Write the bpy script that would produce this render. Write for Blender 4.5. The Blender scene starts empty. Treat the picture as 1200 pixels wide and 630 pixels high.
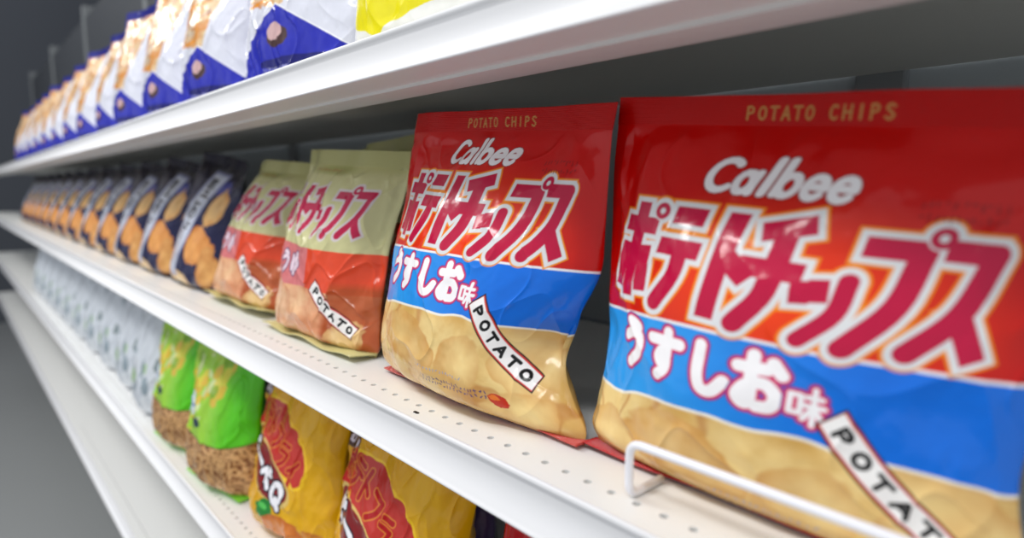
import bpy, bmesh, math, random
import numpy as np

# ------------------------------------------------------------------ numeric helpers
def crom(xs, ys, q):
    """smooth 1-D curve through the given knots"""
    xs = np.array(xs, float); ys = np.array(ys, float); q = np.clip(np.asarray(q, float), xs[0], xs[-1])
    m = np.gradient(ys, xs)
    i = np.clip(np.searchsorted(xs, q) - 1, 0, len(xs) - 2)
    h = xs[i+1] - xs[i]; t = (q - xs[i]) / h
    return ((2*t**3-3*t**2+1)*ys[i] + (t**3-2*t**2+t)*h*m[i] + (-2*t**3+3*t**2)*ys[i+1] + (t**3-t**2)*h*m[i+1])

def hash2(ix, iy, seed):
    n = (ix.astype(np.int64)*374761393 + iy.astype(np.int64)*668265263 + seed*982451653) & 0xffffffff
    n = ((n ^ (n >> 13)) * 1274126177) & 0xffffffff
    n = (n ^ (n >> 16)) & 0xffffffff
    return n / 4294967295.0

def vnoise(x, y, seed=0):
    ix = np.floor(x); iy = np.floor(y); fx = x-ix; fy = y-iy
    fx = fx*fx*fx*(fx*(fx*6-15)+10); fy = fy*fy*fy*(fy*(fy*6-15)+10)
    a = hash2(ix, iy, seed); b = hash2(ix+1, iy, seed); c = hash2(ix, iy+1, seed); d = hash2(ix+1, iy+1, seed)
    return ((a*(1-fx)+b*fx)*(1-fy) + (c*(1-fx)+d*fx)*fy)*2-1

def fbm(x, y, seed=0, o=4):
    s = 0; a = 1; t = 0
    for k in range(o):
        s = s + a*vnoise(x*2**k+13.7*k, y*2**k-7.3*k, seed+k); t += a; a *= .5
    return s/t

def sstep(a, b, x):
    t = np.clip((x-a)/(b-a), 0, 1); return t*t*(3-2*t)

# ------------------------------------------------------------------ pillow bag surface
class Bag:
    """H height of the pouch, knots kv with half widths to the left / right and half thickness"""
    def __init__(s, H, kv, wl, wr, th, seed=1, wave=.003, crumple=1.0, back=1.0, dents=(), tilt=0.0, lean=6.5, roll=3.0, b0=0):
        s.H=H; s.kv=kv; s.wl=wl; s.wr=wr; s.th=th; s.seed=seed; s.wave=wave; s.cr=crumple; s.back=back; s.dents=dents; s.tilt=tilt; s.ly=math.tan(math.radians(lean)); s.rx=math.tan(math.radians(roll)); s.b0=b0
    def bend(s, x, v):
        return (s.wave*np.sin(x*38+s.seed*1.7) + s.wave*.5*np.sin(x*83+s.seed)) * sstep(.55, 1, v)
    def ev(s, u, v, side=-1):
        """u in -1..1, v in 0..1; side -1 front, +1 back.  -> x,y,z arrays"""
        u = np.asarray(u, float); v = np.asarray(v, float)
        f = .45*np.sin(np.pi*u/2) + .55*u
        wl = crom(s.kv, s.wl, v); wr = crom(s.kv, s.wr, v); t = np.maximum(crom(s.kv, s.th, v), 0)
        x = np.where(f < 0, f*wl, f*wr)
        prof = np.maximum(1-np.abs(f)**2.3, 0)**.72
        y = side*t*prof*(s.back if side > 0 else 1)
        # crumples: fans of folds below the seals, soft dents and sharp creases
        env = np.minimum(1, (1-np.abs(u))*6) * sstep(0, .08, v) * sstep(1, .93, v)
        sd = s.seed + (0 if side < 0 else 77)
        r1 = 1-np.abs(vnoise(u*2.2+v*1.6+sd, v*2.6-u*1.1, sd))*2
        r2 = 1-np.abs(vnoise(u*3.4-v*3.1, v*4.2+u*2.0+sd, sd+5))*2
        fan = vnoise(u*6.5+sd, v*1.3, sd+9) * (sstep(.6, .98, v)*.9 + sstep(.3, .03, v)*.9)
        side_f = vnoise(u*2, v*11+sd, sd+3) * sstep(.55, .95, np.abs(u))
        n = (.9*fbm(u*1.8, v*2.4, sd+20, 3) + .45*np.sign(r1)*np.abs(r1)**3 + .35*np.sign(r2)*np.abs(r2)**4 + .9*fan + 1.0*side_f + .12*fbm(u*14, v*18, sd+40, 2))
        y = y + side*n*.0016*s.cr*env
        for (du, dv, ru, rv, dp) in s.dents:
            if side < 0: y = y + dp*np.exp(-((u-du)/ru)**2-((v-dv)/rv)**2)
        y = y + s.bend(x, v)
        z = v*s.H + s.tilt*x*v - s.rx*x*np.minimum(1, .25+v*1.2)
        return x + s.rx*v*s.H, y + s.ly*v*s.H, z + 0*u

def place(P, loc, lean=0, yaw=0, roll=0):
    x, y, z = P
    c, sn = math.cos(lean), math.sin(lean); y, z = y*c+z*sn, -y*sn+z*c
    c, sn = math.cos(roll), math.sin(roll); x, z = x*c+z*sn, -x*sn+z*c
    c, sn = math.cos(yaw), math.sin(yaw); x, y = x*c-y*sn, x*sn+y*c
    return x+loc[0], y+loc[1], z+loc[2]

KV = (0, .04, .12, .25, .4, .55, .7, .85, 1)
# ------------------------------------------------------------------ printing: signed distances in millimetres on the flat wrapper
def lin(c):
    c = np.array(c, float)/255.0
    return np.where(c <= .04045, c/12.92, ((c+.055)/1.055)**2.4)

class Sheet:
    def __init__(s, A, B, base, aa=.32):
        s.A=A; s.B=B; s.aa=aa; s.C=np.empty(A.shape+(3,)); s.C[:] = lin(base)
    def paint(s, d, col, k=1.0, soft=None):
        a = np.clip(.5-d/(soft or s.aa), 0, 1)*k
        col = lin(col) if not isinstance(col, np.ndarray) else col
        s.C = s.C*(1-a[..., None]) + col*a[..., None]

def seg(A, B, p, q, butt=False, hw=0):
    px, py = p; qx, qy = q; dx, dy = qx-px, qy-py; L = math.hypot(dx, dy) or 1e-6; dx/=L; dy/=L
    t = (A-px)*dx+(B-py)*dy; n = np.abs(-(A-px)*dy+(B-py)*dx)
    if butt:
        e = np.abs(t-L/2)-L/2; return np.maximum(e, n-hw) if hw else np.maximum(e, n)
    c = np.clip(t, 0, L); return np.hypot(t-c, n)-hw

def poly_d(A, B, pts, hw, butt=False):
    d = np.full(A.shape, 1e3)
    for i in range(len(pts)-1):
        b = butt and len(pts) == 2
        d = np.minimum(d, seg(A, B, pts[i], pts[i+1], b, hw))
    return d

def sm(pts, n=5):
    t = np.arange(len(pts)); q = np.linspace(0, len(pts)-1, (len(pts)-1)*n+1)
    return list(zip(crom(t, [p[0] for p in pts], q), crom(t, [p[1] for p in pts], q)))

def arc(cx, cy, rx, ry, a0, a1, n=14):
    return [(cx+rx*math.cos(math.radians(a0+(a1-a0)*i/n)), cy+ry*math.sin(math.radians(a0+(a1-a0)*i/n))) for i in range(n+1)]

G = {   # glyph: list of strokes in a unit box
 'ポ': [[(0,.76),(1,.76)], [(.5,1),(.5,0)], [(.2,.55),(.12,.08)], [(.8,.55),(.9,.08)]],
 'テ': [[(.2,.93),(.85,.93)], [(.02,.6),(.98,.6)], sm([(.58,.6),(.56,.32),(.25,.02)])],
 'ト': [[(.35,1),(.35,0)], [(.35,.62),(.88,.42)]],
 'チ': [[(.92,.98),(.15,.86)], [(.0,.55),(1,.55)], sm([(.55,.9),(.55,.36),(.22,.02)])],
 'ッ': [[(.08,.62),(.16,.38)], [(.38,.66),(.46,.42)], sm([(.86,.68),(.8,.32),(.35,.0)])],
 'プ': [[(.05,.85),(.85,.85)], sm([(.83,.85),(.72,.4),(.25,.0)])],
 'ス': [[(.1,.88),(.82,.88)], sm([(.8,.88),(.55,.4),(.05,.04)]), [(.5,.42),(.95,.04)]],
 'フ': [[(.08,.85),(.88,.85)], sm([(.86,.85),(.72,.4),(.25,.0)])],
 'ラ': [[(.2,.95),(.8,.95)], [(.08,.65),(.88,.65)], sm([(.86,.65),(.72,.3),(.3,.0)])],
 'イ': [sm([(.85,1),(.55,.7),(.1,.45)]), [(.55,.65),(.55,0)]],
 'バ': [sm([(.35,.85),(.28,.4),(.05,.05)]), sm([(.6,.85),(.72,.4),(.95,.05)]), [(.75,1),(.82,.85)], [(.92,1.02),(.99,.88)]],
 'ー': [[(.05,.5),(.95,.5)]],
 'ベ': [[(.02,.4),(.35,.75)], [(.35,.75),(.98,.2)], [(.66,.95),(.74,.8)], [(.84,.98),(.92,.83)]],
 'う': [sm([(.3,.98),(.5,.95),(.68,.88)]), sm([(.15,.62),(.45,.74),(.78,.66),(.74,.3),(.38,0)])],
 'す': [[(.02,.78),(.98,.8)], sm([(.58,1),(.58,.75),(.58,.45),(.42,.3),(.3,.42),(.42,.56),(.58,.45),(.56,.2),(.32,0)])],
 'し': [sm([(.25,.98),(.22,.4),(.34,.08),(.62,.06),(.9,.34)])],
 'お': [[(.04,.74),(.64,.78)], sm([(.34,1),(.34,.6),(.34,.12),(.2,.04),(.08,.18),(.28,.42),(.64,.5),(.88,.3),(.78,.08),(.5,.03)]), [(.76,.92),(.95,.74)]],
 '味': [[(.04,.28),(.34,.28)], [(.34,.28),(.34,.78)], [(.34,.78),(.04,.78)], [(.04,.78),(.04,.28)], [(.5,.76),(.92,.76)], [(.42,.52),(1,.52)], [(.71,1),(.71,0)], [(.7,.5),(.44,.14)], [(.72,.5),(.98,.14)]],
 'ょ': [[(.5,.8),(.5,.15)], [(.5,.55),(.8,.55)], sm([(.5,.15),(.3,.05),(.25,.2),(.5,.25),(.8,.08)])],
 'ゆ': [sm([(.12,.85),(.1,.3),(.18,.2),(.3,.6),(.6,.8),(.9,.6),(.8,.3),(.5,.3)]), sm([(.58,1),(.58,.4),(.4,0)])],
 'あ': [[(.1,.82),(.85,.84)], sm([(.4,1),(.38,.5),(.45,.1)]), sm([(.7,.65),(.5,.2),(.2,.08),(.1,.3),(.4,.55),(.75,.5),(.9,.28),(.6,.0)])],
 'げ': [sm([(.15,.95),(.08,.5),(.15,.05)]), [(.35,.68),(.9,.68)], sm([(.65,.9),(.68,.4),(.45,.02)]), [(.82,1),(.88,.88)], [(.95,1.02),(1.0,.9)]],
 '堅': [[(.05,.95),(.45,.95)], [(.05,.95),(.05,.5)], [(.05,.5),(.48,.5)], [(.05,.8),(.42,.8)], [(.42,.8),(.42,.66)], [(.05,.66),(.42,.66)], [(.55,.93),(.9,.93)], [(.9,.93),(.55,.5)], [(.6,.8),(.95,.5)], [(.15,.28),(.85,.28)], [(.5,.42),(.5,.03)], [(.02,.03),(.98,.03)]],
 'C': [arc(.5,.5,.45,.48,48,312)], 'a': [arc(.42,.32,.34,.3,0,360), [(.8,.62),(.8,.02)]], 'l': [[(.3,1.05),(.3,.02)]],
 'b': [[(.14,1.05),(.14,.04)], arc(.5,.32,.36,.3,0,360)], 'e': [arc(.5,.32,.38,.3,0,318), [(.14,.34),(.86,.34)]],
 'P': [[(.12,0),(.12,1)], arc(.42,.74,.38,.25,90,-90), [(.12,.99),(.42,.99)], [(.12,.49),(.42,.49)]],
 'O': [arc(.5,.5,.42,.48,0,360)], 'T': [[(.02,.97),(.98,.97)], [(.5,.97),(.5,0)]], 'A': [[(.04,0),(.5,1)], [(.5,1),(.96,0)], [(.22,.35),(.78,.35)]],
 'H': [[(.1,0),(.1,1)], [(.9,0),(.9,1)], [(.1,.5),(.9,.5)]], 'I': [[(.5,0),(.5,1)]],
 'S': [sm([(.88,.85),(.5,1),(.14,.78),(.5,.52),(.86,.25),(.5,0),(.1,.15)])], 'Q': [arc(.5,.5,.42,.48,0,360), [(.6,.25),(.98,-.08)]],
}
RING = {'ポ': (1.02,.93), 'プ': (1.0,.97)}

def text_d(A, B, s, x, y, w, h, pitch, hw, shear=0, ang=0, butt=False, ring=None, sizes=None, vertical=False):
    """distance field of a line of text; returns d (0 on the stroke border)"""
    c, sn = math.cos(ang), math.sin(ang)
    X = (A-x)*c+(B-y)*sn; Y = -(A-x)*sn+(B-y)*c
    X = X-shear*Y
    d = np.full(A.shape, 1e3)
    for i, ch in enumerate(s):
        if ch == ' ': continue
        k = sizes[i] if sizes else 1
        ox, oy = (i*pitch, 0) if not vertical else (0, -i*pitch)
        near = (X > ox-w*.6) & (X < ox+w*1.7) & (Y > oy-h*.4) & (Y < oy+h*1.4)
        if not near.any(): continue
        Xa, Ya = X[near], Y[near]; dd = np.full(Xa.shape, 1e3)
        for st in G[ch]:
            pts = [(ox+px*w*k, oy+py*h*k) for px, py in st]
            dd = np.minimum(dd, poly_d(Xa, Ya, pts, hw, butt))
        if ring and ch in RING:
            rx, ry = RING[ch]; r = np.hypot(Xa-ox-rx*w*k, Ya-oy-ry*h*k)
            dd = np.maximum(dd, -(r-ring*1.75)); dd = np.minimum(dd, np.abs(r-ring)-ring*.42)
        d[near] = np.minimum(d[near], dd)
    return d

def blob(A, B, x, y, rx, ry, seed, rough=.25, ang=0):
    c, s = math.cos(ang), math.sin(ang); X = ((A-x)*c+(B-y)*s)/rx; Y = (-(A-x)*s+(B-y)*c)/ry
    return (np.hypot(X, Y)-1-rough*fbm(X*1.3+seed, Y*1.3, seed, 3))*min(rx, ry)

def chip(S, x, y, rx, ry, seed, ang=0, col=(226,176,96), edge=(176,104,40)):
    d = blob(S.A, S.B, x, y, rx, ry, seed, .35, ang)
    n = fbm(S.A*.09+seed, S.B*.09, seed, 4)
    c0 = lin(col); c1 = lin(edge)
    m = np.clip(.18+.55*n+np.clip(1+d/(.35*min(rx, ry)), 0, 1)*.55, 0, 1)[..., None]
    S.paint(d, c0*(1-m)+c1*m, soft=.6)

def crisps(S, below, cols, seed, sc=1.0):
    """a photograph of heaped crisps printed below the line 'below' (distance field)"""
    w = 9*fbm(S.A*.03*sc, S.B*.03*sc, seed, 3)
    n = fbm((S.A+w)*.045*sc, (S.B-w)*.07*sc, seed+3, 5)
    r = 1-np.abs(vnoise((S.A+w)*.05*sc+3, (S.B+w)*.06*sc, seed+8))*2
    a, b, c = [lin(k) for k in cols]
    m = sstep(-.5, .5, n)[..., None]; col = a*(1-m)+b*m
    e = (sstep(.72, .98, r)*.55)[..., None]; col = col*(1-e)+c*e
    S.paint(below, col, soft=.8)

def tiny_lines(S, x, y, w, rows, pitch, hh, col, seed, k=.8):
    rs = random.Random(seed)
    for r in range(rows):
        cx_ = x
        while cx_ < x+w:
            L = rs.uniform(.5, 2.0)
            for q in range(2):
                p = (cx_+rs.uniform(0, .6), y-r*pitch+rs.uniform(-hh, hh)/2); t = (cx_+L*rs.uniform(.3, 1), y-r*pitch+rs.uniform(-hh, hh)/2)
                S.paint(poly_d(S.A, S.B, [p, t], .22), col, k)
            cx_ += L+.9

def sash(S, x0, y0, x1, y1, hw, th):
    """white printed ribbon with red borders and the word on it"""
    ang = math.atan2(y1-y0, x1-x0); L = math.hypot(x1-x0, y1-y0)
    X = (S.A-x0)*math.cos(ang)+(S.B-y0)*math.sin(ang); Y = -(S.A-x0)*math.sin(ang)+(S.B-y0)*math.cos(ang)
    Y = Y-.0032*(X-L/2)**2+.0032*(L/2)**2*.5
    box = lambda h, e=0: np.maximum(np.abs(X-L/2)-L/2-e, np.abs(Y)-h)
    S.paint(box(hw+.9, .9), (30,25,25)); S.paint(box(hw+.2, .2), (214,60,50)); S.paint(box(hw-.6), (248,246,244))
    d = text_d(X, Y, 'POTATO', L*.07, -hw*.48, L*.1, hw*.96, L*.155, th)
    S.paint(d, (15,15,18))

def title(S, x, y, w, h, kx, hw, shear, out=2.0, fill=(190,4,62), line=(222,224,226), glow=(240,150,30)):
    d = np.full(S.A.shape, 1e3)
    for i, (ch, o, k, dy) in enumerate((('ポ',0,1,0),('テ',22,.98,0),('ト',42,1,0),('チ',54.5,1,0),('ッ',72.5,.8,0),('プ',85,1,0),('ス',104,1,0))):
        d = np.minimum(d, text_d(S.A, S.B, ch, x+o*kx, y+dy, w, h*(1.0 if ch != 'ッ' else 1), 20, hw*(.8 if ch == 'ッ' else 1), shear, butt=True, ring=h*.06, sizes=[k]))
    if glow: S.paint(d-out-.9, glow, .9)
    S.paint(d-out, line); S.paint(d-.1, fill)

def calbee(S, x, y, h, hw, col=(240,240,242), sh=(110,10,10), shear=.22):
    d = np.full(S.A.shape, 1e3); ox = 0
    for ch, w, adv in (('C',.85,.82),('a',.62,.66),('l',.5,.34),('b',.62,.68),('e',.62,.68),('e',.62,.6)):
        d = np.minimum(d, text_d(S.A, S.B, ch, x+ox*h, y, w*h, h, h, hw, shear)); ox += adv
    S.paint(d-.5, sh, .7); S.paint(d, col)

# ---- the wrappers. A and B are millimetres across and up the front of the pouch
def print_red(S):
    A, B = S.A, S.B
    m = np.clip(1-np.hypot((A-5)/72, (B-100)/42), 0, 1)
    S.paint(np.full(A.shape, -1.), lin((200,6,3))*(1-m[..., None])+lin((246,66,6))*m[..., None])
    kb = sstep(-50, 45, A)[..., None]; bb = B-(86.5+.035*A-.0004*A**2); S.paint(bb-1.2, (238,238,240)); S.paint(bb, lin((48,160,240))*(1-kb)+lin((10,110,222))*kb)
    edge = B-55-3.2*fbm(A*.035, B*0, 5, 2)+.0009*(A-10)**2
    S.paint(edge-1.2, (244,240,226)); crisps(S, edge, ((238,208,140),(214,170,94),(180,108,46)), 11)
    w = [(-58,26,24,18,16,.2),(-20,36,26,13,15,-.2),(64,38,22,26,5,.5),(22,34,18,14,33,.5),(52,10,24,12,8,.3),(-46,6,22,10,21,0),(0,12,20,12,25,.2)]
    for x, y, rx, ry, sd, an in w:
        d = np.maximum(blob(A, B, x, y, rx, ry, sd, .35, an), edge); k = np.clip(.25+.5*fbm(A*.06+sd, B*.06, sd, 4)+np.clip(1+d/8, 0, 1)*.5, 0, 1)[..., None]
        S.paint(d, lin((242,212,144))*(1-k)+lin((208,154,82))*k, soft=1.2)
    S.paint(blob(A, B, 42, 16, 5.5, 3.6, 3, .3), (190,44,22)); S.paint(blob(A, B, 40, 17, 3, 1.6, 5, .3), (232,120,40))
    S.paint(B-2.0-1.5*fbm(A*.1, B*0, 9, 2), (176,26,24), .9, 1.5)
    title(S, -62, 91, 19, 39, 1.0, 3.3, .10, 2.1)
    calbee(S, -27, 137.5, 12.5, 1.35)
    tiny_lines(S, 38, 139, 24, 2, 4.2, 2.6, (120,6,10), 3, .9)
    for i, (ch, k, xx) in enumerate((('う',1,-52),('す',1.02,-34.5),('し',1.02,-16),('お',1.08,0),('味',.74,16.5))):
        d = text_d(A, B, ch, xx, 64.5-.2*i-(1.0 if i == 4 else 0), 13.5, 17, 20, 2.15 if i < 4 else .85, 0, sizes=[k])
        S.paint(d-1.5, (96,60,150)); S.paint(d-1.0, (214,60,110)); S.paint(d, (250,248,250))
    sash(S, 28, 66, 66, 26, 4.8, .85)
    tiny_lines(S, -8, 24, 34, 1, 3, 1.6, (150,160,190), 7, .8); tiny_lines(S, -4, 19, 40, 2, 2.6, 2.2, (52,50,120), 8, .9)

def print_olive(S):
    A, B = S.A, S.B
    S.paint(np.full(A.shape, -1.), (203,200,148))
    S.paint(blob(A, B, 0, 146, 120, 9, 2, .2), (184,182,120), .7, 6)
    S.paint(B-77, (226,74,40)); m = np.maximum(B-77, A-8)
    S.paint(m, (214,120,122)); crisps(S, B-46-2*fbm(A*.04, B*0, 2, 2), ((236,190,146),(222,150,108),(190,110,70)), 21)
    S.paint(np.maximum(B-52, 30-A+.3*(B-20)), (176,76,30), .9, 6); chip(S, 52, 12, 22, 13, 12, .4, (236,200,140), (196,120,60))
    chip(S, -30, 28, 26, 18, 31, .1, (240,196,156), (216,150,110))
    S.paint(B-4, (200,192,130), .9, 2)
    title(S, -70, 88, 19, 37, 1.0, 2.8, .2, 1.9, (190,22,72), (214,204,206), None)
    S.paint(blob(A, B, 0, 138, 26, 3.5, 4, .1), (156,160,86), .7, 3); tiny_lines(S, -22, 138, 34, 1, 3, 2.4, (170,40,20), 4)
    for i, ch in enumerate('しょうゆ'):
        d = text_d(A, B, ch, -66+i*16.5, 54, 12.5, 16, 20, 1.6); S.paint(d-1.3, (120,84,120)); S.paint(d, (236,214,226))
    sash(S, 18, 48, 62, 16, 5.6, .95)

def print_navy(S):
    A, B = S.A, S.B
    S.paint(np.full(A.shape, -1.), (26,28,70)); S.paint(-(B-128), (22,18,34), 1, 20)
    S.paint(blob(A, B, 34, 128, 20, 8, 3, .4), (86,88,168), .8, 5)
    chip(S, 46, 106, 16, 26, 6, -.25, (236,190,120), (200,130,60)); chip(S, 36, 56, 26, 26, 7, .3, (232,164,92), (196,112,44))
    chip(S, -58, 72, 18, 30, 9, .1, (226,160,96), (186,106,48)); chip(S, 2, 8, 28, 14, 12, 0, (238,206,150), (200,150,90)); chip(S, -50, 14, 24, 16, 13, 0, (224,180,130), (180,120,70))
    chip(S, 62, 30, 16, 30, 17, 0, (226,170,100), (190,120,60))
    ang = .18; X = A+8-(B-85)*math.tan(ang)
    d = np.maximum(np.abs(X)-19, np.abs(B-78)-62); S.paint(d-6+4, (150,154,190), 1, 4); S.paint(d+1, (206,212,228), 1, 2)
    for i, ch in enumerate('堅あげ'):
        yy = 112-i*27; dd = text_d(A, B, ch, -19+(yy-78)*.18, yy, 22, 22, 30, 1.5); S.paint(dd-.9, (236,238,246)); S.paint(dd, (24,24,52))
    tiny_lines(S, -20, 40, 14, 4, 5, 4, (60,60,110), 9)

def print_cracker(S):
    A, B = S.A, S.B
    S.paint(np.full(A.shape, -1.), (224,226,238))
    hill = B-np.maximum(60-np.abs(A-2)*.56, 18)
    top = np.maximum(A-12-(B-70)*.3, 58-B+.25*np.abs(A))
    crisps(S, top, ((232,206,160),(214,140,60),(150,96,110)), 41, 1.6)
    for i in range(12):
        chip(S, -66+(i*37) % 70, 66+(i*29) % 80, 13, 9, 50+i, i*.7, (236,216,180), (206,120,40))
    S.paint(np.maximum(-(A+62), -(A+62))*0+(A+74), (44,52,170)); S.paint(hill-1.2, (250,250,252)); S.paint(hill, (40,46,176)); S.paint(B-9, (96,98,186))
    S.paint(blob(A, B, 4, 36, 11, 8, 3, .15), (70,44,44)); S.paint(blob(A, B, 1, 40, 8, 7, 5, .1), (214,176,176))
    S.paint(blob(A, B, 24, 16, 44, 4, 9, .3), (16,16,80), .8)
    tiny_lines(S, -14, 12, 40, 2, 4, 3, (210,210,230), 5); tiny_lines(S, -50, 3.5, 90, 1, 3, 3, (180,184,220), 6)
    d = np.abs(np.maximum(np.abs(A+30)-26, np.abs(B-86)-20))-1.6; S.paint(d, (236,150,40)); tiny_lines(S, -50, 92, 40, 3, 8, 6, (70,60,170), 12)

def print_lemon(S):
    A, B = S.A, S.B
    S.paint(np.full(A.shape, -1.), (240,240,236)); S.paint(blob(A, B, -12, 62, 58, 44, 3, .35), (240,228,20)); S.paint(B-11, (238,226,30))
    S.paint(blob(A, B, 0, 64, 30, 18, 6, .5), (216,190,10), .8); tiny_lines(S, -30, 66, 60, 4, 9, 8, (150,130,10), 3); S.paint(blob(A, B, -66, 40, 14, 30, 8, .2), (232,236,240))

def print_green(S):
    A, B = S.A, S.B
    S.paint(np.full(A.shape, -1.), (110,196,30)); m = sstep(-10, 50, A)[..., None]
    S.paint(np.full(A.shape, -1.), lin((156,206,60))*(1-m)+lin((84,196,16))*m)
    rs = random.Random(8)
    for i in range(64):
        S.paint(blob(A, B, rs.uniform(-80, 26), rs.uniform(62, 150), rs.uniform(4, 11), rs.uniform(3, 8), 70+i, .5, rs.uniform(0, 3)), rs.choice([(226,206,70),(176,214,70),(226,176,60),(130,170,40),(214,222,170)]), .8)
    S.paint(blob(A, B, -42, 86, 20, 14, 5, .4), (206,214,228)); S.paint(blob(A, B, -40, 70, 12, 9, 15, .3), (170,230,60)); S.paint(blob(A, B, -14, 73, 9, 6, 6, .4), (20,50,70))
    for i, ch in enumerate('ラー'):
        S.paint(text_d(A, B, ch, -52+i*17, 82, 13, 13, 16, 1.4), (90,110,170))
    # clear window with the fried noodles behind it
    win = B-55-.0015*A**2
    w = 5*fbm(A*.08, B*.08, 4, 2)
    r = np.maximum(1-np.abs(vnoise((A+w)*.16, (B-w)*.3, 6))*3, 1-np.abs(vnoise((A-w)*.3+9, (B+w)*.14, 16))*3)
    n = sstep(-.3, .9, r)[..., None]
    S.paint(win-1.3, (96,60,30)); S.paint(win, lin((128,80,40))*(1-n)+lin((214,168,112))*n); S.paint(B-5, (130,214,60), 1, 2)

def print_amber(S):
    A, B = S.A, S.B
    S.paint(np.full(A.shape, -1.), (226,168,14)); S.paint(blob(A, B, 40, 60, 34, 90, 3, .4), (232,180,30), .8, 8)
    d = np.maximum(np.abs(A+60)-13, np.abs(B-129)-10); S.paint(d, (74,40,26)); S.paint(text_d(A, B, 'おう', -71, 123, 10, 12, 13, 1.0), (220,208,220))
    rr = blob(A, B, -4, 97, 52, 25, 4, .16, -.42); S.paint(rr-1.6, (250,206,40)); S.paint(np.maximum(rr, 74-B-A*.3), (196,52,44))
    S.paint(blob(A, B, -54, 98, 17, 17, 14, .6), (206,24,16))
    for i, ch in enumerate('ポテトフライ'):
        a = -.42; x = -66+i*17*math.cos(a); y = 100+i*17*math.sin(a)*.9+8*math.sin(i*.7)
        dd = text_d(A, B, ch, x, y, 15, 24, 20, 2.0, .1, a*.6); S.paint(dd-1.1, (222,128,50)); S.paint(dd, (178,14,22))
    ov = blob(A, B, -24, 66, 48, 17, 9, .05, -.35); S.paint(ov-1.6, (220,190,110)); S.paint(ov, (130,14,20))
    for i, ch in enumerate('バーベQ'):
        dd = text_d(A, B, ch, -66+i*20.5, 70-i*8.2, 17, 19, 20, 2.6, 0, -.3); S.paint(dd-1.9, (30,20,40)); S.paint(dd, (244,244,250))
    S.paint(blob(A, B, -6, 32, 13, 10, 5, .3), (26,132,44)); S.paint(blob(A, B, -9, 35, 5, 3, 7, .2), (90,200,90)); S.paint(blob(A, B, -54, 42, 8, 6, 17, .3), (196,60,40))
    chip(S, 14, 20, 24, 14, 3, .1, (226,138,60), (190,96,36)); chip(S, -52, 12, 24, 14, 5, .3, (222,130,50), (180,90,30)); chip(S, 56, 14, 20, 14, 8, -.2, (226,160,60), (190,110,36))

def print_white(S):
    A, B = S.A, S.B
    S.paint(np.full(A.shape, -1.), (206,212,220)); rs = random.Random(4)
    for i in range(22): S.paint(blob(A, B, rs.uniform(-70, 70), rs.uniform(10, 150), rs.uniform(4, 14), rs.uniform(4, 16), 90+i, .5), rs.choice([(120,140,150),(160,176,190),(232,236,240),(90,110,110),(150,190,120)]), .8)

def print_plum(S):
    A, B = S.A, S.B
    S.paint(np.full(A.shape, -1.), (84,64,110)); S.paint(blob(A, B, -30, 110, 40, 30, 3, .4), (120,104,140)); S.paint(blob(A, B, 10, 40, 50, 30, 6, .3), (30,22,36)); chip(S, -20, 30, 26, 20, 4, 0, (200,150,90), (150,90,40))

def print_crimson(S):
    A, B = S.A, S.B
    S.paint(np.full(A.shape, -1.), (190,16,24)); S.paint(blob(A, B, -10, 80, 46, 26, 3, .2), (226,60,40)); chip(S, 0, 30, 40, 24, 4, 0, (226,170,90), (180,110,50))

# ------------------------------------------------------------------ materials
def mat(name, col, rough=.5, metal=0, coat=0, attr=False, bump=0, bscale=60, spec=.5, noise=0):
    m = bpy.data.materials.new(name); m.use_nodes = True; nt = m.node_tree; b = nt.nodes['Principled BSDF']
    b.inputs['Base Color'].default_value = (*lin(col), 1); b.inputs['Roughness'].default_value = rough; b.inputs['Metallic'].default_value = metal
    b.inputs['Coat Weight'].default_value = coat; b.inputs['Coat Roughness'].default_value = .12; b.inputs['Specular IOR Level'].default_value = spec
    if attr:
        a = nt.nodes.new('ShaderNodeAttribute'); a.attribute_name = 'print'; nt.links.new(a.outputs['Color'], b.inputs['Base Color'])
    tc = nt.nodes.new('ShaderNodeTexCoord')
    if noise:
        n = nt.nodes.new('ShaderNodeTexNoise'); n.inputs['Scale'].default_value = bscale*.2; n.inputs['Detail'].default_value = 5; nt.links.new(tc.outputs['Object'], n.inputs['Vector'])
        r = nt.nodes.new('ShaderNodeMapRange'); r.inputs['To Min'].default_value = rough-noise; r.inputs['To Max'].default_value = rough+noise
        nt.links.new(n.outputs['Fac'], r.inputs['Value']); nt.links.new(r.outputs[0], b.inputs['Roughness'])
    if bump:
        n = nt.nodes.new('ShaderNodeTexNoise'); n.inputs['Scale'].default_value = bscale; n.inputs['Detail'].default_value = 3; nt.links.new(tc.outputs['Object'], n.inputs['Vector'])
        k = nt.nodes.new('ShaderNodeBump'); k.inputs['Strength'].default_value = bump; k.inputs['Distance'].default_value = .002
        nt.links.new(n.outputs['Fac'], k.inputs['Height']); nt.links.new(k.outputs[0], b.inputs['Normal'])
    return m

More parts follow.
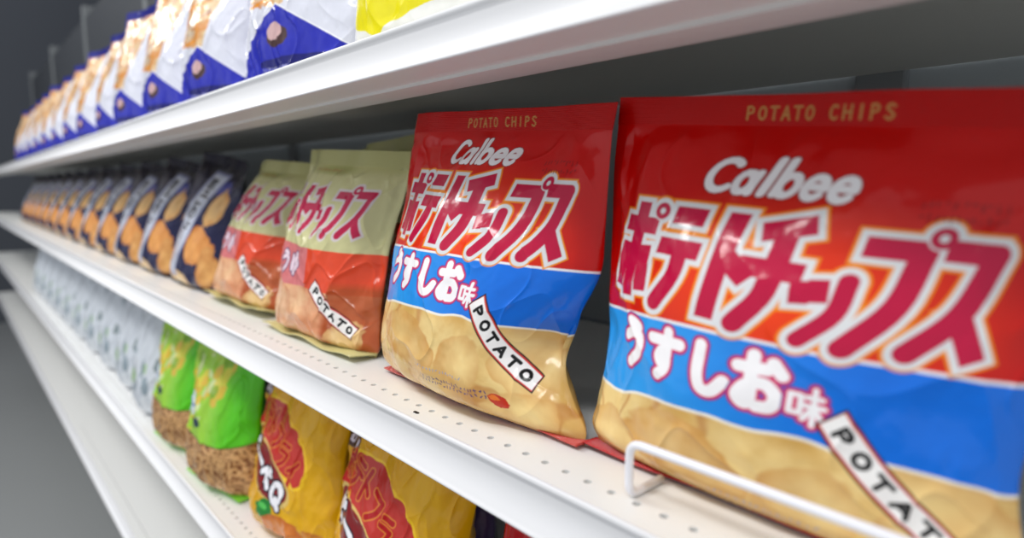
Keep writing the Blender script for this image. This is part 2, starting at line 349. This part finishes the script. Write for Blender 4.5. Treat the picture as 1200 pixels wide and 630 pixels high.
C = bpy.context.scene.collection
M_FILM = mat('printed_film', (255,255,255), .17, 0, .0, attr=True, bump=.5, bscale=42, spec=.36)
M_WHITE = mat('white_powder_coat', (236,236,234), .38, bump=.05, bscale=400, noise=.06)
M_RAIL = mat('white_price_rail', (244,244,246), .32, bump=.02, bscale=90)
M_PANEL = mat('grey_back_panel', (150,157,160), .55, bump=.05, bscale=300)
M_SHADEPANEL = mat('shaded_back_panel', (52,56,62), .6, bump=.05, bscale=300)  # upper rows of the same panels; shade behind the top bags put into the colour
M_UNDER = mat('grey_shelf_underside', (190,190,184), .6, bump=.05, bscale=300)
M_POST = mat('grey_upright', (120,124,126), .5, bump=.03)
M_BLACK = mat('black_slot', (12,12,12), .7)
M_WIRE = mat('white_coated_wire', (240,240,246), .35, coat=.3)
M_FLOOR = mat('grey_vinyl_floor', (150,152,152), .4, bump=.1, bscale=20, noise=.08)

def mesh_obj(name, verts, faces, material, parent=None, smooth=False, colors=None):
    me = bpy.data.meshes.new(name); verts = np.asarray(verts, np.float32)
    if isinstance(faces, np.ndarray):
        nf = len(faces); me.vertices.add(len(verts)); me.vertices.foreach_set('co', verts.ravel())
        me.loops.add(nf*4); me.loops.foreach_set('vertex_index', faces.ravel().astype(np.int32))
        me.polygons.add(nf); me.polygons.foreach_set('loop_start', np.arange(0, nf*4, 4, dtype=np.int32))
        me.update(calc_edges=True)
    else:
        me.from_pydata([tuple(map(float, v)) for v in verts], [], faces)
    if colors is not None:
        at = me.attributes.new('print', 'FLOAT_COLOR', 'POINT'); c = np.ones((len(verts), 4), np.float32); c[:, :3] = colors; at.data.foreach_set('color', c.ravel())
    if smooth: me.polygons.foreach_set('use_smooth', np.ones(len(me.polygons), bool))
    me.materials.append(material); me.update()
    o = bpy.data.objects.new(name, me); C.objects.link(o)
    if parent: o.parent = parent
    return o

def thing(name, label, cat, loc=(0,0,0), group=None):
    o = bpy.data.objects.new(name, None); o.empty_display_size = .02; C.objects.link(o); o.location = loc
    o['label'] = label; o['category'] = cat
    if group: o['group'] = group
    return o

def grid_faces(nu, nv, off=0, flip=False):
    i, j = np.meshgrid(np.arange(nu-1), np.arange(nv-1)); a = (j*nu+i).ravel()+off
    f = np.stack([a, a+1, a+1+nu, a+nu], 1)
    return f[:, ::-1] if flip else f

def ribbon(bag, v, z0, z1, col, text=None, forward=0, rows=14, crimp=.0004, thick=.0007, seed=1, lift=0, tab=0):
    """flat crimped seal; stands up (forward=0) or lies forward on the shelf"""
    nu = 420 if text else 160
    u = np.linspace(-1, 1, nu); wl = float(crom(bag.kv, bag.wl, v)); wr = float(crom(bag.kv, bag.wr, v))
    x = np.where(u < 0, u*(wl+tab), u*(wr+tab)); nr = rows*4+1; t = np.linspace(0, 1, nr)
    Xg, Tg = np.meshgrid(x, t); Ug, _ = np.meshgrid(u, t)
    zz = Tg*(z1-z0)
    zig = .0006*np.abs(((Xg*900) % 2)-1); zz = np.where(Tg > .999, zz-zig, zz)
    cr = crimp*np.sin(Tg*rows*2*math.pi)
    bx = bag.bend(Xg, np.array(v))
    cols = np.empty(Xg.shape+(3,)); cols[:] = lin(col)
    if text:
        S = Sheet(Xg*1000, zz*1000, col); S.paint(text_d(S.A, S.B, text, -28, 3.2, 3.3, 5.2, 4.9, .42), (206,160,90)); cols = S.C
    if not forward:
        y = bx+cr+.0015*vnoise(Ug*3, Tg*0+seed, seed)*Tg+bag.ly*(z0+zz); Z = z0+zz+bag.tilt*Xg*v-bag.rx*Xg*min(1, .25+v*1.2); Xg = Xg+bag.rx*(z0+zz)
        F = np.stack([Xg, y-thick/2, Z], -1); Bk = np.stack([Xg, y+thick/2, Z], -1)
    else:
        w = lift*(.5+.5*np.sin(Ug*7+seed))*Tg
        y = -Tg*forward-.0; Z = z0+(.0010-z0*Tg*.6)*1+w+cr*.5
        F = np.stack([Xg, y+0*Z, Z+thick/2], -1); Bk = np.stack([Xg, y+0*Z, Z-thick/2], -1)
    n = Xg.size; V = np.concatenate([F.reshape(-1, 3), Bk.reshape(-1, 3)])
    fs = [grid_faces(nu, nr), grid_faces(nu, nr, n, True)]
    rim = list(range(nu))+[j*nu+nu-1 for j in range(1, nr)]+[(nr-1)*nu+i for i in range(nu-2, -1, -1)]+[j*nu for j in range(nr-2, 0, -1)]
    rim = np.array(rim); nx = np.roll(rim, -1); fs.append(np.stack([rim, rim+n, nx+n, nx], 1))
    return V, np.concatenate(fs), np.concatenate([cols.reshape(-1, 3)]*2)

BACKCOL = (96,100,98)
def make_bag(bag, printer, name, label, cat, pose, group=None, res=260, seal=(200,10,6), seal_text=None, top_seal=.0125, foot=.013, foot_lift=.001, foot_col=None, back=BACKCOL):
    t = thing(name, label, cat, group=group); set_pose(t, pose)
    nu, nv = res, res
    u = np.sin(np.linspace(-1, 1, nu)*math.pi/2)*.25+np.linspace(-1, 1, nu)*.75
    U, V = np.meshgrid(u, np.linspace(0, 1, nv))
    x, y, z = bag.ev(U, V, -1); F = np.stack([x, y, z], -1)
    S = Sheet(U*85, V*bag.H*1000+bag.b0, (200,200,200), aa=max(.34, 165/res*1.05)); printer(S); col = S.C.reshape(-1, 3)
    nb = 110; ub = np.linspace(-1, 1, nb); Ub, Vb = np.meshgrid(ub, np.linspace(0, 1, nv))
    xb, yb, zb = bag.ev(Ub, Vb, 1); Bk = np.stack([xb, yb, zb], -1)
    # weld the back to the two sides of the front
    Bk[:, 0] = F[:, 0]; Bk[:, -1] = F[:, -1]
    cb = np.empty((nb*nv, 3)); cb[:] = lin(back)
    # the print runs round the sides a little
    wrap = (np.abs(Ub) > .8).ravel(); side = np.where(Ub.ravel() < 0, 0, nu-1)+(np.repeat(np.arange(nv), nb)*nu)
    cb[wrap] = col[side[wrap]]
    n = nu*nv; verts = np.concatenate([F.reshape(-1, 3), Bk.reshape(-1, 3)])
    fs = [grid_faces(nu, nv), grid_faces(nb, nv, n, True)]
    # close bottom and top between front and back rows (same u span)
    idx = np.round(np.interp(ub, u, np.arange(nu))).astype(int)
    mesh_obj('pouch', verts, np.concatenate(fs), M_FILM, t, True, np.concatenate([col, cb]))
    # floor of the pouch
    k = np.linspace(-1, 1, 60); xa, ya, za = bag.ev(k, np.zeros(60), -1); xc, yc, zc = bag.ev(k, np.zeros(60), 1)
    vb = np.concatenate([np.stack([xa, ya, za+.0001], 1), np.stack([xc, yc, zc+.0001], 1)])
    ff = np.stack([np.arange(59), np.arange(59)+60, np.arange(59)+61, np.arange(59)+1], 1)
    mesh_obj('pouch_base', vb, ff, M_FILM, t, False, np.tile(lin(foot_col or seal), (120, 1)))
    Vs, Fs, Cs = ribbon(bag, 1.0, bag.H-.0008, bag.H+top_seal, seal, seal_text, seed=bag.seed)
    mesh_obj('top_seal', Vs, Fs, M_FILM, t, True, Cs)
    Vs, Fs, Cs = ribbon(bag, 0.0, .0006, .012, foot_col or seal, None, forward=foot, seed=bag.seed, lift=foot_lift, tab=.002)
    mesh_obj('bottom_seal', Vs, Fs, M_FILM, t, True, Cs)
    return t

def set_pose(o, p):
    o.location = p['loc']; o.rotation_euler = (-p.get('lean', 0), p.get('roll', 0), p.get('yaw', 0)); s = p.get('scale', 1); o.scale = (s,)*3

def dup(root, pose, label, group=None):
    r = root.copy(); C.objects.link(r); r['label'] = label
    if group: r['group'] = group
    for ch in root.children:
        c = ch.copy(); C.objects.link(c); c.parent = r
    set_pose(r, pose); return r

D = math.radians
def pose(x, y, z, lean=0, roll=0, yaw=0, scale=1): return dict(loc=(x, y, z), lean=D(lean), roll=D(roll), yaw=D(yaw), scale=scale)
SLOT = (-.2898,.1885)
# ------------------------------------------------------------------ shelving
X0, X1 = -4.2, .75
EDGE = .1805
LV = dict(top=.0800, mid=-.1250, low=-.3316, base=-.5400)

def extrude_profile(name, prof, material, parent=None, x0=X0, x1=X1, closed=True, smooth=False):
    n = len(prof); V = [(x0, y, z) for y, z in prof]+[(x1, y, z) for y, z in prof]
    F = [(i, (i+1) % n, n+(i+1) % n, n+i) for i in range(n if closed else n-1)]
    if closed: F += [tuple(range(n))[::-1], tuple(range(n, 2*n))]
    return mesh_obj(name, V, F, material, parent, smooth)

HOLE_Y, PITCH, HOLE_R = .1965, .01293, .0019
def make_shelf(z, key, label):
    t = thing('store_shelf', label, 'shelf', (0, .19, z), 'shelves of the display unit')
    dy = -.19
    bm = bmesh.new()
    def q(*p): bm.faces.new([bm.verts.new((a, b+dy, c)) for a, b, c in p])
    y0, ya, yb, y1 = EDGE+.0012, HOLE_Y-PITCH/2, HOLE_Y+PITCH/2, .446
    q((X0,y0,0),(X1,y0,0),(X1,ya,0),(X0,ya,0)); q((X0,yb,0),(X1,yb,0),(X1,y1,0),(X0,y1,0))
    # punched strip: one square cell and one round hole each
    hx0 = -1.7 if key != 'top' else 0; n = int((.35-hx0)/PITCH) if key != 'top' else 0; first = -.32*PITCH/PITCH*0+(hx0)
    # phase taken so that holes fall where they do in the photo
    ph = (-2.80646*.125) % PITCH; first = math.floor(hx0/PITCH)*PITCH+ph-PITCH/2
    q((X0,ya,0),(first,ya,0),(first,yb,0),(X0,yb,0)); end = first+n*PITCH; q((end,ya,0),(X1,ya,0),(X1,yb,0),(end,yb,0))
    for i in range(n):
        cxx = first+(i+.5)*PITCH; N = 16
        ring = [(cxx+HOLE_R*math.cos(2*math.pi*k/N+math.pi/4), HOLE_Y+HOLE_R*math.sin(2*math.pi*k/N+math.pi/4)) for k in range(N)]
        sq = []
        for k in range(N):
            a = 2*math.pi*k/N+math.pi/4; c, s = math.cos(a), math.sin(a); m = max(abs(c), abs(s)); sq.append((cxx+PITCH/2*c/m, HOLE_Y+PITCH/2*s/m))
        R = [bm.verts.new((a, b+dy, 0)) for a, b in ring]; Sq = [bm.verts.new((a, b+dy, 0)) for a, b in sq]; L = [bm.verts.new((a, b+dy, -.003)) for a, b in ring]
        for k in range(N):
            j = (k+1) % N; bm.faces.new([Sq[k], Sq[j], R[j], R[k]]); bm.faces.new([R[k], R[j], L[j], L[k]])
    # folded front and the sheet's own thickness, back edge and ends
    q((X0,y0,0),(X0,y0,-.018),(X1,y0,-.018),(X1,y0,0)); q((X1,y1,0),(X1,y1,-.004),(X0,y1,-.004),(X0,y1,0))
    bmesh.ops.remove_doubles(bm, verts=bm.verts, dist=1e-6); bmesh.ops.recalc_face_normals(bm, faces=bm.faces)
    me = bpy.data.meshes.new('tray'); bm.to_mesh(me); bm.free(); me.materials.append(M_WHITE); o = bpy.data.objects.new('tray', me); C.objects.link(o); o.parent = t
    # hollow front channel below, dark inside, then the recessed underside
    P = lambda pts: [(a+dy, b) for a, b in pts]
    extrude_profile('front_channel', P([(.1825,-.0195),(.2080,-.0205),(.2080,-.0222),(.2320,-.0222),(.2320,-.0085),(.2310,-.0085),(.2310,-.0212),(.1825,-.0185)]), M_WHITE, t)
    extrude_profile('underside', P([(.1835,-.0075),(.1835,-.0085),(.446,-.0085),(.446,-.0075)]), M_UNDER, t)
    rail = [(.1822,.0004),(.1812,.0012),(.1800,.0011),(.1792,.0002),(.1793,-.0012),(.1802,-.0021),(.1808,-.0030)]
    rail += [(float(crom([0,.35,.7,1], [.1808,.1806,.1786,.1752], k)), -.0030-.0178*k) for k in np.linspace(.08, 1, 14)]
    rail += [(.1744,-.0214),(.1746,-.0222),(.1758,-.0222),(.1775,-.0208),(.1805,-.0190),(.1818,-.0120)]
    extrude_profile('price_rail', P(rail), M_RAIL, t, smooth=True)
    for p in (t.children[-1],):
        m = p.modifiers.new('split', 'EDGE_SPLIT'); m.split_angle = D(50)
    return t
sh_top = make_shelf(LV['top'], 'top', 'white metal shelf at the top, carrying the blue and white snack bags')
sh_mid = make_shelf(LV['mid'], 'mid', 'white perforated metal shelf in the middle, carrying the two big red bags')
sh_low = make_shelf(LV['low'], 'low', 'white metal shelf at the lower left, carrying the green and amber bags')
sh_base = make_shelf(LV['base'], 'base', 'shaded empty shelf surface in the bottom left corner, lowest of all')
# the one black slot in front of the row of holes
s = mesh_obj('slot_plug', [(-.0018,-.0009,0),(.0018,-.0009,0),(.0022,0,0),(.0018,.0009,0),(-.0018,.0009,0),(-.0022,0,0)]+[(-.0018,-.0009,.0004),(.0018,-.0009,.0004),(.0022,0,.0004),(.0018,.0009,.0004),(-.0018,.0009,.0004),(-.0022,0,.0004)],
    [(6,7,8,9,10,11),(5,4,3,2,1,0)]+[(i,(i+1)%6,6+(i+1)%6,6+i) for i in range(6)], M_BLACK, sh_mid)
s.location = (SLOT[0], SLOT[1]-.19, 0); s['label'] = 'black plug in a slot of the shelf edge'

back = thing('display_unit_frame', 'grey back panels and slotted uprights behind all the snack shelves', 'shelving frame', (0,.46,-1.0))
def boxo(name, x0, x1, y0, y1, z0, z1, material, parent, bev=.001):
    bm = bmesh.new(); bmesh.ops.create_cube(bm, size=1)
    for v in bm.verts: v.co = ((x0+x1)/2+v.co.x*(x1-x0), (y0+y1)/2+v.co.y*(y1-y0), (z0+z1)/2+v.co.z*(z1-z0))
    bmesh.ops.bevel(bm, geom=bm.edges[:], offset=bev, segments=2, affect='EDGES', profile=.5)
    me = bpy.data.meshes.new(name); bm.to_mesh(me); bm.free(); me.materials.append(material); o = bpy.data.objects.new(name, me); C.objects.link(o); o.parent = parent; return o
for i, xa in enumerate([X1-.90*(k+1) for k in range(6)]):
    xb = xa+.90
    for j, (za, zb) in enumerate(((-1.0,-.54),(-.54,-.3316),(-.3316,-.125),(-.125,.08),(.08,.34),(.34,.62))):
        boxo('back_panel', xa+.002, xb-.002, -.008, -.002, za+1.001, zb+.999, M_SHADEPANEL if za > .07 else M_PANEL, back, .0015)
    bm = bmesh.new()
    boxo('upright', xa-.015, xa+.015, -.014, .03, 0, 1.66, M_POST, back, .002)

floor = mesh_obj('floor', [(-6,-3,-1.0),(2,-3,-1.0),(2,1.2,-1.0),(-6,1.2,-1.0),(-6,-3,-1.04),(2,-3,-1.04),(2,1.2,-1.04),(-6,1.2,-1.04)], [(0,1,2,3),(7,6,5,4),(0,4,5,1),(1,5,6,2),(2,6,7,3),(3,7,4,0)], M_FLOOR)
floor['kind'] = 'structure'
M_WALL = mat('dark_store_wall', (86,90,98), .7, bump=.05)
wl = mesh_obj('wall_left', [(-6.1,-3,-1),(-6,-3,-1),(-6,1.2,-1),(-6.1,1.2,-1),(-6.1,-3,2),(-6,-3,2),(-6,1.2,2),(-6.1,1.2,2)], [(3,2,1,0),(4,5,6,7),(0,1,5,4),(1,2,6,5),(2,3,7,6),(3,0,4,7)], M_WALL); wl['kind'] = 'structure'
wb = mesh_obj('wall_back', [(-6,1.2,-1),(2,1.2,-1),(2,1.3,-1),(-6,1.3,-1),(-6,1.2,2),(2,1.2,2),(2,1.3,2),(-6,1.3,2)], [(3,2,1,0),(4,5,6,7),(0,1,5,4),(1,2,6,5),(2,3,7,6),(3,0,4,7)], M_WALL); wb['kind'] = 'structure'

# ------------------------------------------------------------------ wire divider on the middle shelf
def tube(name, pts, r, material, parent, n=14, rad=.006):
    # rounded corners
    P = [np.array(pts[0], float)]
    for i in range(1, len(pts)-1):
        a, b, c = [np.array(p, float) for p in pts[i-1:i+2]]; d1 = (a-b)/np.linalg.norm(a-b); d2 = (c-b)/np.linalg.norm(c-b)
        for k in range(9):
            t = k/8; P.append((b+d1*rad)*(1-t)**2+2*b*t*(1-t)+(b+d2*rad)*t*t)
    P.append(np.array(pts[-1], float)); V = []; F = []; up = None
    for i, p in enumerate(P):
        d = P[min(i+1, len(P)-1)]-P[max(i-1, 0)]; d /= np.linalg.norm(d)
        if up is None: up = np.cross(d, [0,0,1] if abs(d[2]) < .9 else [0,1,0])
        up = up-d*np.dot(up, d); up /= np.linalg.norm(up); w = np.cross(d, up)
        for k in range(n): a = 2*math.pi*k/n; V.append(p+r*(math.cos(a)*up+math.sin(a)*w))
        if i:
            o = (i-1)*n; F += [(o+k, o+(k+1) % n, o+n+(k+1) % n, o+n+k) for k in range(n)]
    F += [tuple(range(n))[::-1], tuple(range((len(P)-1)*n, len(P)*n))]
    return mesh_obj(name, V, F, material, parent, True)
fz = LV['mid']
fence = thing('wire_fence', 'white coated wire product stop on the shelf in front of the nearest red bag', 'product stop', (-.148,.1965,fz))
tube('front_wire', [(0,.0225,.0019),(0,0,.0019),(0,0,.0245),(.30,0,.0245),(.30,0,.0019),(.30,.0225,.0019)], .0018, M_WIRE, fence)

# ------------------------------------------------------------------ bags on the middle shelf
mz = LV['mid']+.0014
g = 'red crisp bags on the middle shelf'
KV = (0, .04, .12, .25, .4, .55, .7, .85, 1)
RED1 = Bag(.156, KV, (.080,.088,.093,.093,.090,.088,.086,.085,.084), (.093,.093,.083,.069,.077,.088,.088,.087,.086),
    (.008,.021,.031,.033,.031,.027,.021,.012,.0006), seed=4, wave=.0022, crumple=1.5, dents=((.85,.30,.22,.10,.012),(.05,.93,.5,.03,.0015)))
RED2 = Bag(.147, KV, (.078,.083,.082,.080,.081,.085,.088,.091,.092), (.086,.088,.084,.080,.081,.083,.083,.083,.083),
    (.008,.016,.021,.026,.029,.029,.023,.013,.0006), seed=9, wave=.0025, crumple=1.4, tilt=-.03, lean=7, b0=17, dents=())
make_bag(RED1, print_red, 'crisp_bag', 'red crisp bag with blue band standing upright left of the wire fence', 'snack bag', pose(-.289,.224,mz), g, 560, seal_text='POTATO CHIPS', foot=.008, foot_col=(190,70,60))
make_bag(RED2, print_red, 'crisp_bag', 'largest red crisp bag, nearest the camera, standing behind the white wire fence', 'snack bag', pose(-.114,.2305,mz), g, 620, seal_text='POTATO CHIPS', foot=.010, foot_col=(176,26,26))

OLIVE = Bag(.142, KV, (.078,.082,.084,.084,.084,.084,.085,.085,.085), (.084,.086,.084,.080,.078,.077,.078,.080,.082),
    (.008,.020,.028,.030,.030,.028,.022,.013,.0006), seed=14, wave=.007, crumple=2.8, lean=8, roll=3, dents=((.8,.55,.2,.3,.010),))
g = 'olive and orange crisp bags on the middle shelf'
ol = make_bag(OLIVE, print_olive, 'crisp_bag', 'olive topped crisp bag with orange band beside the red bag, front one', 'snack bag', pose(-.490,.230,mz,0,0,0), g, 420, seal=(190,188,132), foot_col=(206,200,140), foot=.022, foot_lift=.003)
dup(ol, pose(-.685,.236,mz+.002,8,0,0), 'olive topped crisp bag partly hidden, standing next to the dark navy bags')
dup(ol, pose(-.515,.302,mz+.0115,0,-7,0,1.02), 'olive crisp bag in the second row, peeking out behind the left red bag')

NAVY = Bag(.150, KV, (.076,.080,.082,.082,.081,.081,.082,.083,.084), (.080,.082,.082,.080,.078,.078,.078,.080,.082),
    (.008,.021,.029,.031,.030,.027,.022,.013,.0006), seed=23, wave=.005, crumple=1.6, lean=15, roll=8)
g = 'dark navy crisp bags on the middle shelf'
nv = make_bag(NAVY, print_navy, 'crisp_bag', 'dark navy crisp bag with silver lettered strip, next to the olive bags', 'snack bag', pose(-.875,.238,mz), g, 320, seal=(26,24,46), foot_col=(40,36,50))
dup(nv, pose(-1.055,.238,mz), 'second dark navy crisp bag left of the olive bags')
dup(nv, pose(-1.235,.238,mz), 'third dark navy crisp bag left of the olive bags')
for k in range(9): dup(nv, pose(-1.415-.185*k,.238,mz), 'dark navy crisp bag far down the middle shelf', 'far navy crisp bags on the middle shelf')

# ------------------------------------------------------------------ bags on the top shelf
tz = LV['top']+.0014
CR = Bag(.170, KV, (.088,.092,.092,.090,.088,.088,.088,.089,.090), (.086,.090,.090,.088,.086,.086,.086,.087,.088),
    (.012,.024,.030,.033,.033,.029,.022,.013,.0006), seed=31, wave=.003, crumple=2.2)
g = 'blue and white cracker bags on the top shelf'
cr = make_bag(CR, print_cracker, 'cracker_bag', 'white cracker bag with blue peak at its foot, beside the yellow bag', 'snack bag', pose(-.512,.232,tz,0,0,6), g, 400, seal=(60,66,180), foot_col=(120,124,190))
dup(cr, pose(-.712,.232,tz,0,0,6), 'blue footed white cracker bag, second from the yellow bag')
dup(cr, pose(-.895,.232,tz,0,0,6), 'blue footed white cracker bag, third from the yellow bag')
dup(cr, pose(-1.080,.232,tz,0,0,6), 'blue footed white cracker bag, fourth from the yellow bag')
for k in range(9): dup(cr, pose(-1.27-.19*k,.236,tz,0,0,(k*5) % 7), 'white and blue cracker bag far down the top shelf', 'far cracker bags on the top shelf')
LEM = Bag(.170, KV, CR.wl, CR.wr, CR.th, seed=37, wave=.003, crumple=1.4)
make_bag(LEM, print_lemon, 'snack_bag', 'yellow and white snack bag on the top shelf right of the cracker bags', 'snack bag', pose(-.325,.236,tz,0,0,5), None, 300, seal=(236,226,60), foot_col=(240,236,180))

# ------------------------------------------------------------------ bags on the lower shelf
lz = LV['low']+.0014
GR = Bag(.170, KV, (.062,.067,.071,.071,.069,.068,.068,.069,.070), (.060,.065,.069,.069,.067,.067,.067,.068,.069),
    (.010,.020,.027,.030,.029,.026,.021,.013,.0006), seed=41, wave=.004, crumple=2.6)
g = 'green noodle snack bags on the lower shelf'
gr = make_bag(GR, print_green, 'noodle_snack_bag', 'green snack bag with window of brown noodles, right beside the amber bag', 'snack bag', pose(-.724,.211,lz,0,0,8), g, 360, seal=(110,190,40), foot_col=(140,220,70))
dup(gr, pose(-.878,.211,lz,0,0,8), 'green snack bag with noodle window, left of its green twin')
AM = Bag(.165, KV, (.078,.084,.086,.086,.084,.083,.082,.082,.082), (.068,.071,.072,.070,.067,.065,.066,.068,.070),
    (.010,.022,.031,.034,.032,.029,.023,.014,.0006), seed=47, wave=.004, crumple=2.8)
g = 'amber barbecue snack bags on the lower shelf'
am = make_bag(AM, print_amber, 'snack_bag', 'amber yellow snack bag with red lettering, nearer one on lower shelf', 'snack bag', pose(-.388,.232,lz,0,0,4), g, 460, seal=(222,166,20), foot_col=(200,110,30))
dup(am, pose(-.565,.232,lz,0,0,4), 'amber yellow snack bag standing beside the green bags')
PL = Bag(.160, KV, AM.wl, AM.wr, AM.th, seed=53, wave=.004, crumple=1.4)
make_bag(PL, print_plum, 'snack_bag', 'dark plum snack bag standing behind the nearer amber bag', 'snack bag', pose(-.448,.312,lz,0,0,0), None, 200, seal=(50,40,60))
make_bag(PL, print_crimson, 'snack_bag', 'crimson snack bag on the lower shelf, at the bottom edge right of the amber bags', 'snack bag', pose(-.196,.226,lz,0,0,0), None, 200, seal=(170,16,24))
wh = make_bag(GR, print_white, 'snack_bag', 'silvery white snack bag left of the green bags', 'snack bag', pose(-1.035,.216,lz,0,0,4), 'silvery snack bags on the lower shelf', 220, seal=(206,210,216))
for k in range(9): dup(wh, pose(-1.19-.155*k,.222,lz,0,0,3), 'silvery white snack bag far down the lower shelf', 'far silvery snack bags on the lower shelf')

# ------------------------------------------------------------------ light of the store: rows of ceiling tubes over the aisle
def area(name, loc, target, sx, sy, power, col=(1,1,1)):
    l = bpy.data.lights.new(name, 'AREA'); l.shape = 'RECTANGLE'; l.size = sx; l.size_y = sy; l.energy = power; l.color = col
    o = bpy.data.objects.new(name, l); C.objects.link(o); o.location = loc
    from mathutils import Vector
    o.rotation_euler = (Vector(target)-Vector(loc)).to_track_quat('-Z', 'Y').to_euler(); return o
area('ceiling_tube_light', (-1.6,-.75,1.55), (-.9,.2,-.1), 1.2, .14, 17, (1,.99,.97))
area('ceiling_tube_light', (.1,-.75,1.55), (-.2,.2,-.1), 1.2, .14, 12, (1,.99,.97))
area('ceiling_tube_light', (-3.2,-.75,1.55), (-2.6,.2,-.1), 1.2, .14, 10, (1,.99,.97))
w = bpy.data.worlds.new('store'); bpy.context.scene.world = w; w.use_nodes = True
bg = w.node_tree.nodes['Background']; bg.inputs[0].default_value = (.93,.96,1,1); bg.inputs[1].default_value = .62

# ------------------------------------------------------------------ camera
cd = bpy.data.cameras.new('camera'); cam = bpy.data.objects.new('camera', cd); C.objects.link(cam)
F_PX = 740.7665; cd.sensor_width = 36; cd.lens = F_PX/1200*36; cd.clip_start = .01
from mathutils import Matrix
Xc = (0.66888225, 0.74336837, 0.0); Dn = (0.09455925, -0.08508433, -0.99187661); Fw = (-0.7373297, 0.66344866, -0.12720375)
cam.matrix_world = Matrix(((Xc[0], -Dn[0], -Fw[0], 0), (Xc[1], -Dn[1], -Fw[1], 0), (Xc[2], -Dn[2], -Fw[2], 0), (0,0,0,1)))
cd.dof.use_dof = True; cd.dof.focus_distance = .36; cd.dof.aperture_fstop = 4.5
sc = bpy.context.scene; sc.camera = cam
sc.view_settings.view_transform = 'Standard'; sc.view_settings.look = 'None'; sc.view_settings.exposure = .25; sc.view_settings.gamma = 1; sc.view_settings.use_curve_mapping = False
